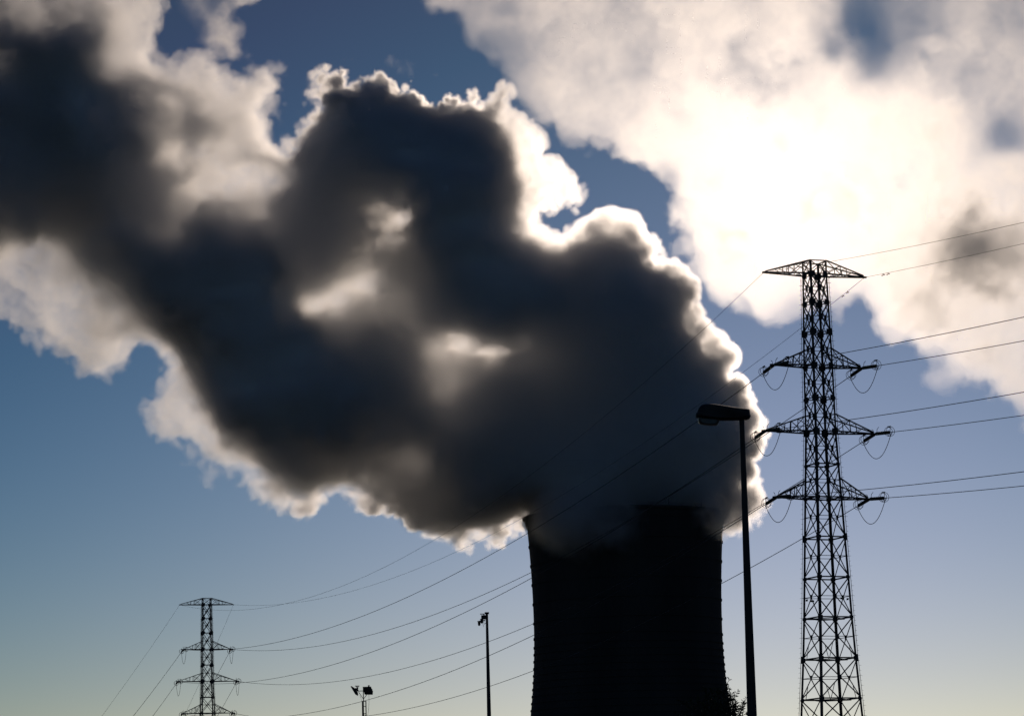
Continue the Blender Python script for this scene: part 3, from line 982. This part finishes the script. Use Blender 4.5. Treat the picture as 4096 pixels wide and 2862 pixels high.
    W = Matrix.Translation(Vector(base)) @ Matrix.Rotation(theta, 4, 'Z')
    return {k: (W @ a, W @ b) for k, (a, b) in ends.items()}, {k: W @ v for k, v in tips.items()}

TH1, TH2 = R(21.5), R(14.0)
D_P2 = 845.0
P2 = at(828, 2600, D_P2)
_z = at(825, 2417, D_P2).z
P2.z = _z - Z_ARM[0]
SPAN0 = 380.0
P0 = P1 + Vector((math.sin(TH1), -math.cos(TH1), 0)) * SPAN0

def local(d, th):
    return Matrix.Rotation(-th, 3, 'Z') @ Vector(d)

def _dir(p, q, slope):
    d = Vector((q.x - p.x, q.y - p.y, 0)).normalized()
    d.z = slope
    return d

SAG12 = 10.5
L12 = (P2 - P1).length
GANTRY = {}
for (lv, sd_), px in {(0, -1): (190, 3150), (1, -1): (300, 3140), (2, -1): (360, 3165), (3, -1): (440, 3180), (0, 1): (600, 3150), (1, 1): (606, 3140), (2, 1): (676, 3165), (3, 1): (700, 3180)}.items():
    GANTRY[lv, sd_] = at(px[0], px[1], 640.0)

def d12(lv, sd_): return local(_dir(P1, P2, -4 * SAG12 / L12 + (P2.z - P1.z) / L12), TH1)
def d10(lv, sd_): return local(_dir(P1, P0, -0.08), TH1)
def d21(lv, sd_): return local(_dir(P2, P1, -4 * SAG12 / L12 + (P1.z - P2.z) / L12), TH2)
def d2g(lv, sd_):
    g = GANTRY[lv, sd_]
    z = P2.z + Z_ARM[lv]
    h = math.hypot(g.x - P2.x, g.y - P2.y)
    return local(_dir(P2, g, (g.z - z) / h - 0.02), TH2)

E1, T1 = build_pylon('lattice_pylon', P1, TH1, d12, d10, 'tall dark lattice pylon close by on the right, climbing pegs on its legs')
E2, T2 = build_pylon('lattice_pylon', P2, TH2, d21, d2g, 'small distant lattice pylon low on the left under the open sky')

LEVEL = ['peak', 'upper', 'middle', 'lower']
SIDE = {-1: 'left', 1: 'right'}
def wire(name, a, b, sag, r, label, group, n=48):
    m = MB()
    m.tube(cable_drop(a, b, sag, n), r, 6)
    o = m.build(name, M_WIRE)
    tag(o, label, 'wire', group)
    return o

for lv in range(4):
    for sd_ in (-1, 1):
        nm = 'earth_wire' if lv == 0 else 'power_line'
        arm = f'{SIDE[sd_]} end of the {LEVEL[lv]} arm'
        r = 0.024 if lv == 0 else 0.044
        wire(nm, E1[lv, sd_][0], E2[lv, sd_][0], SAG[lv, sd_], r,
             f'long wire sagging between both pylons from the {arm}', 'wires strung between the two pylons')
        a = E1[lv, sd_][1]
        b = P0 + (T1[lv, sd_] - P1)
        wire(nm, a, b, {(0, -1): 0.115, (0, 1): 0.088}.get((lv, sd_), 0.08) * SPAN0 / 4, r, f'wire leaving the tall pylon rightwards from the {arm}', 'wires leaving the tall pylon to the right')
        a = E2[lv, sd_][1]
        wire(nm, a, GANTRY[lv, sd_], 0.8, r * 1.1, f'wire falling steeply away from the small pylon, from the {arm}', 'wires falling leftwards from the small pylon')

# vibration dampers on the earth wires
def damper(p, d, label):
    d = Vector(d).normalized()
    t = empty('vibration_damper', p)
    tag(t, label, 'damper', 'vibration dampers on the earth wires')
    m = MB()
    m.bar(Vector((0, 0, 0.05)), Vector((0, 0, -0.16)), 0.07)
    m.build('clamp', M_STEEL, t)
    m = MB()
    m.tube([-d * 0.26 + Vector((0, 0, -0.17)), Vector((0, 0, -0.15)), d * 0.26 + Vector((0, 0, -0.17))], 0.03, 5)
    m.build('messenger_cable', M_STEEL, t)
    for s_ in (-1, 1):
        m = MB()
        m.bar(d * (0.20 * s_) + Vector((0, 0, -0.18)), d * (0.36 * s_) + Vector((0, 0, -0.18)), 0.11)
        m.build('weight', M_STEEL, t)

def along(a, b, sag, s_):
    L = (b - a).length
    f = s_ / L
    return a + (b - a) * f - Vector((0, 0, 4 * sag * f * (1 - f)))
_a = E1[0, 1]
b0 = P0 + (T1[0, 1] - P1)
for s_, wd in ((2.6, 'nearer to'), (3.3, 'further from')):
    p = along(_a[1], b0, 0.088 * SPAN0 / 4, s_ * 1.9)
    damper(p, b0 - _a[1], f'small damper on the rightward peak wire, {wd} the pylon')
    p = along(_a[0], E2[0, 1][0], SAG[0, 1], s_ * 2.4)
    damper(p, E2[0, 1][0] - _a[0], f'small damper on the far wire below the right peak arm, {wd} the arm')

# ------------------------------------------------------------------ street lamp
def build_lamp():
    D = 50.0
    top = at(2965, 1668, D)
    base = Vector((at(3010, 2862, D).x, D, 0))
    base.x = (top.x + base.x) / 2
    t = empty('street_lamp', base)
    tag(t, 'black street lamp on a tapering pole in front of the steam, head pointing left', 'street lamp')
    z = top.z
    sc_ = D / F / math.cos(PITCH)
    rb = 19.2 * sc_; rt = 9.2 * sc_
    z28 = at(3010, 2862, D).z
    r0 = rt + (rb - rt) * z / (z - z28)
    m = MB()
    m.tube([(0, 0, 0), (0, 0, z + 0.05)], r0, 20, rt)
    m.build('pole', M_PAINT, t, smooth=True)
    m = MB()
    m.tube([(0, 0, 0), (0, 0, 0.5), (0, 0, 0.55)], [r0 * 1.25, r0 * 1.22, r0 * 1.02], 20)
    m.build('base_sleeve', M_PAINT, t, smooth=True)
    def P(pts):
        out = []
        for x, y in pts:
            q = at(2650 + x / 5.7275, 1580 + y / 5.7275, D)
            out.append((q.x - base.x, q.z))
        return out
    body = P([(760, 450), (770, 418), (800, 405), (806, 355), (820, 310), (850, 270), (900, 232), (960, 213), (1080, 207), (1200, 219), (1600, 280), (1960, 332), (1985, 342), (1994, 400), (1998, 455), (2012, 478), (2012, 500), (1998, 525), (1940, 553), (1850, 562), (1560, 570), (1310, 570), (1050, 548), (808, 520), (765, 495)])
    m = MB()
    m.slab(body, 0.30, (1, 0, 0), (0, 0, 1), (0, 0, 0), 0.22)
    h = m.build('lamp_head', M_PAINT, t, smooth=True)
    bowl = P([(812, 516), (1306, 566), (1290, 620), (1268, 660), (1240, 688), (1100, 688), (980, 676), (880, 660), (845, 640), (822, 605)])
    m = MB()
    m.slab(bowl, 0.22, (1, 0, 0), (0, 0, 1), (0, 0, 0), 0.25)
    m.build('refractor_bowl', M_BOWL, h, smooth=True)
    m = MB()
    m.tube([(0, 0, z - 0.12), (0, 0, z + 0.1)], rt * 1.12, 16)
    m.build('collar', M_PAINT, t, smooth=True)

build_lamp()

# ------------------------------------------------------------------ camera pole
def build_camera_pole():
    D = 107.0
    def q(x, y): return at(1300 + x / 3.28, 2400 + y / 3.28, D)
    top = q(2124, 170)
    base = Vector(((q(2124, 170).x + q(2152, 1515).x) / 2, D, 0))
    t = empty('camera_pole', base)
    tag(t, 'slim black pole with dome cameras at its top, left of the cooling tower', 'camera pole')
    k = D / F / math.cos(PITCH) / 3.28
    L = lambda x, y: Vector((q(x, y).x - base.x, 0, q(x, y).z))
    m = MB()
    zt = top.z
    z15 = q(2152, 1515).z
    rt, rb = 15.5 * k, 26.5 * k
    m.tube([(0, 0, 0), (0, 0, zt + 0.02)], rt + (rb - rt) * zt / (zt - z15), 16, rt)
    m.build('pole', M_PAINT, t, smooth=True)
    m = MB()
    m.box((0, 0, zt + 0.012), 57 * k, 57 * k, 22 * k)
    m.build('cap', M_PAINT, t)
    m = MB()
    o = 2122
    X = lambda x: (x - o) * k
    Zz = lambda y: zt - (y - 170) * k
    m.box((X(2062), 0, Zz(175)), 54 * k, 30 * k, 9 * k)
    m.bar((X(2084), 0, Zz(178)), (X(2084), 0, Zz(215)), 16 * k)
    m.bar((X(2084), 0, Zz(212)), (X(2118), 0, Zz(212)), 20 * k)
    m.build('bracket', M_PAINT, t)
    m = MB()
    m.box((X(2077), 0, Zz(218)), 58 * k, 50 * k, 52 * k)
    m.build('junction_box', M_PAINT, t)
    for cx, y0, y1, w in ((2056, 238, 298, 27), (2020, 265, 328, 25)):
        m = MB()
        h = (y1 - y0) * k
        m.lathe([(w * k, h * 0.0), (w * k * 1.02, -h * 0.06), (w * k * 0.74, -h * 0.08), (w * k * 0.68, -h * 0.7), (w * k * 0.55, -h * 0.88), (w * k * 0.3, -h * 0.98), (w * k * 0.05, -h)], (X(cx), 0, Zz(y0)), 18)
        c = m.build('dome_camera', M_PAINT, t, smooth=True)
        m = MB()
        m.bar((X(cx), 0, Zz(y0) - 0.005), (X(2100), 0, Zz(y0) + 0.02), 12 * k)
        m.build('camera_arm', M_PAINT, c)
    m = MB()
    m.tube([(X(2090), 0, Zz(255)), (X(2080), 0, Zz(285)), (X(2092), 0, Zz(300)), (X(2106), 0, Zz(290))], 2.2 * k, 5)
    m.tube([(X(2075), 0, Zz(295)), (X(2066), 0, Zz(320)), (X(2074), 0, Zz(340)), (X(2080), 0, Zz(315)), (X(2104), 0, Zz(296))], 1.8 * k, 5)
    m.build('cable', M_PAINT, t)

build_camera_pole()

# ------------------------------------------------------------------ floodlight mast
def build_floodlights():
    D = 90.0
    def q(x, y): return at(1300 + x / 3.28, 2400 + y / 3.28, D)
    base = Vector((q(516, 1450).x, D, 0))
    t = empty('floodlight_mast', base)
    tag(t, 'short lattice mast with two black floodlights facing apart, low beside the sagging wires', 'floodlight')
    k = D / F / math.cos(PITCH) / 3.28
    z0 = q(516, 1315).z
    X = lambda x: (x - 516) * k
    Zz = lambda y: z0 - (y - 1315) * k
    yb = 1315 + z0 / k
    m = MB()
    m.bar((X(499), 0, Zz(1315)), (X(499), 0, 0), 25 * k)
    m.build('mast_tube', M_PAINT, t)
    m = MB()
    m.bar((X(538), 0, Zz(1315)), (X(541), 0, 0), 13 * k)
    m.bar((X(500), -30 * k, Zz(1320)), (X(520), -30 * k, 0), 10 * k)
    y = 1320.0
    n = 0
    while y < yb - 60:
        m.bar((X(505), 0, Zz(y)), (X(540), 0, Zz(y)), 8 * k)
        if y > 1400:
            m.bar((X(508), 0, Zz(y)), (X(536), 0, Zz(y + 90)), 5 * k)
            m.bar((X(536), 0, Zz(y)), (X(508), 0, Zz(y + 90)), 5 * k)
        y += 65 if n < 1 else 92
        n += 1
    m.build('lattice', M_PAINT, t)
    m = MB()
    m.bar((X(507), 0, Zz(1150)), (X(507), 0, Zz(1320)), 11 * k)
    m.bar((X(432), 0, Zz(1187)), (X(590), 0, Zz(1187)), 9 * k)
    m.bar((X(507), 0, Zz(1292)), (X(445), 0, Zz(1196)), 7 * k)
    m.bar((X(507), 0, Zz(1292)), (X(550), 0, Zz(1238)), 7 * k)
    m.build('head_frame', M_PAINT, t)
    def light(pts, th, yaw, bits, org_y):
        c = empty('floodlight', (0, 0, 0))
        c.parent = t
        m = MB()
        m.slab([(X(x), Zz(y)) for x, y in pts], th, (1, 0, 0), (0, 0, 1), (0, org_y, 0), 0.08)
        h = m.build('lamp_housing', M_PAINT, c, smooth=True)
        m = MB()
        for a, b, w in bits: m.bar((X(a[0]), org_y, Zz(a[1])), (X(b[0]), org_y, Zz(b[1])), w * k)
        m.build('mounting_bracket', M_PAINT, c)
    light([(344, 1126), (356, 1121), (404, 1152), (412, 1165), (436, 1205), (441, 1238), (430, 1246), (402, 1228)], 90 * k, 0, [((400, 1122), (458, 1122), 10), ((418, 1125), (432, 1160), 9), ((440, 1120), (432, 1190), 12), ((405, 1150), (440, 1185), 22)], 0.0)
    light([(499, 1134), (608, 1133), (613, 1155), (624, 1165), (625, 1182), (633, 1190), (627, 1238), (527, 1235), (520, 1222)], 60 * k, 0, [((568, 1122), (590, 1122), 14), ((578, 1122), (578, 1190), 16)], 0.0)
    m = MB()
    m.tube([(X(578), 0, Zz(1236)), (X(579), 0, Zz(1330)), (X(570), 0, Zz(1450)), (X(555), 0, Zz(1520)), (X(545), 0, Zz(1640))], 1.8 * k, 5)
    m.tube([(X(460), 0, Zz(1236)), (X(474), 0, Zz(1280)), (X(486), 0, Zz(1320))], 1.6 * k, 5)
    m.build('cable', M_PAINT, t)

build_floodlights()

# ------------------------------------------------------------------ willow beside the cooling tower
def build_willow():
    D = 72.0
    rng = random.Random(21)
    c = at(2858, 2862, D)
    t = empty('willow_tree', (c.x, D, 0))
    tag(t, 'small leafy willow at the foot of the cooling tower, twigs against the pale sky', 'tree')
    ztop = at(2890, 2726, D).z
    m = MB()
    m.tube([(0, 0, 0), (0.05, 0.02, 0.9), (-0.04, 0.0, 1.8)], [0.16, 0.12, 0.10], 10)
    lv = MB()
    cz = 3.0
    def shoot(a, d, L, r):
        pts = [Vector(a)]
        d = Vector(d).normalized()
        n = 7
        for i in range(n):
            d = (d + Vector((rng.uniform(-.12, .12), rng.uniform(-.12, .12), rng.uniform(-.10, .08)))).normalized()
            pts.append(pts[-1] + d * (L / n))
        m.tube(pts, r, 4, r * 0.25)
        return pts
    def leaves(pts, n):
        for _ in range(n):
            f = rng.uniform(0.15, 1.0) * (len(pts) - 1.001)
            i = int(f)
            p = pts[i].lerp(pts[i + 1], f - i)
            ax = (pts[i + 1] - pts[i]).normalized()
            d = (ax * rng.uniform(0.2, 0.9) + Vector((rng.gauss(0, 1), rng.gauss(0, 1), rng.gauss(0, 0.8) - 0.25)).normalized() * 0.8).normalized()
            L = rng.uniform(0.06, 0.115)
            s_ = d.cross(Vector((rng.gauss(0, 1), rng.gauss(0, 1), rng.gauss(0, 1)))).normalized() * L * 0.16
            lv.add([p, p + d * L * 0.45 + s_, p + d * L, p + d * L * 0.45 - s_], [(0, 1, 2, 3)])
    RX, RY, RZ = 0.98, 1.2, 1.35
    cz = ztop - RZ - 0.05
    for k in range(14):
        az = 2 * math.pi * k / 14 + rng.uniform(-.2, .2)
        e = rng.uniform(0.2, 0.8)
        p = Vector((RX * e * math.cos(az), RY * e * math.sin(az), cz + RZ * rng.uniform(-0.3, 0.6)))
        a0 = Vector((0, 0, 1.75))
        shoot(a0, p - a0, (p - a0).length, 0.03)
    for k in range(460):
        while True:
            u = Vector((rng.uniform(-1, 1), rng.uniform(-1, 1), rng.uniform(-1, 1)))
            if 0.15 < u.length < 0.9: break
        p = Vector((u.x * RX, u.y * RY, cz + u.z * RZ))
        d = Vector((u.x, u.y, u.z + 0.5)) + Vector((rng.gauss(0, .35), rng.gauss(0, .35), rng.gauss(0, .3)))
        tw = shoot(p - d.normalized() * 0.15, d, rng.uniform(0.22, 0.5), 0.008)
        leaves(tw, 22)
    m.build('trunk', M_BARK, t)
    lv.build('crown', M_LEAF, t)

build_willow()
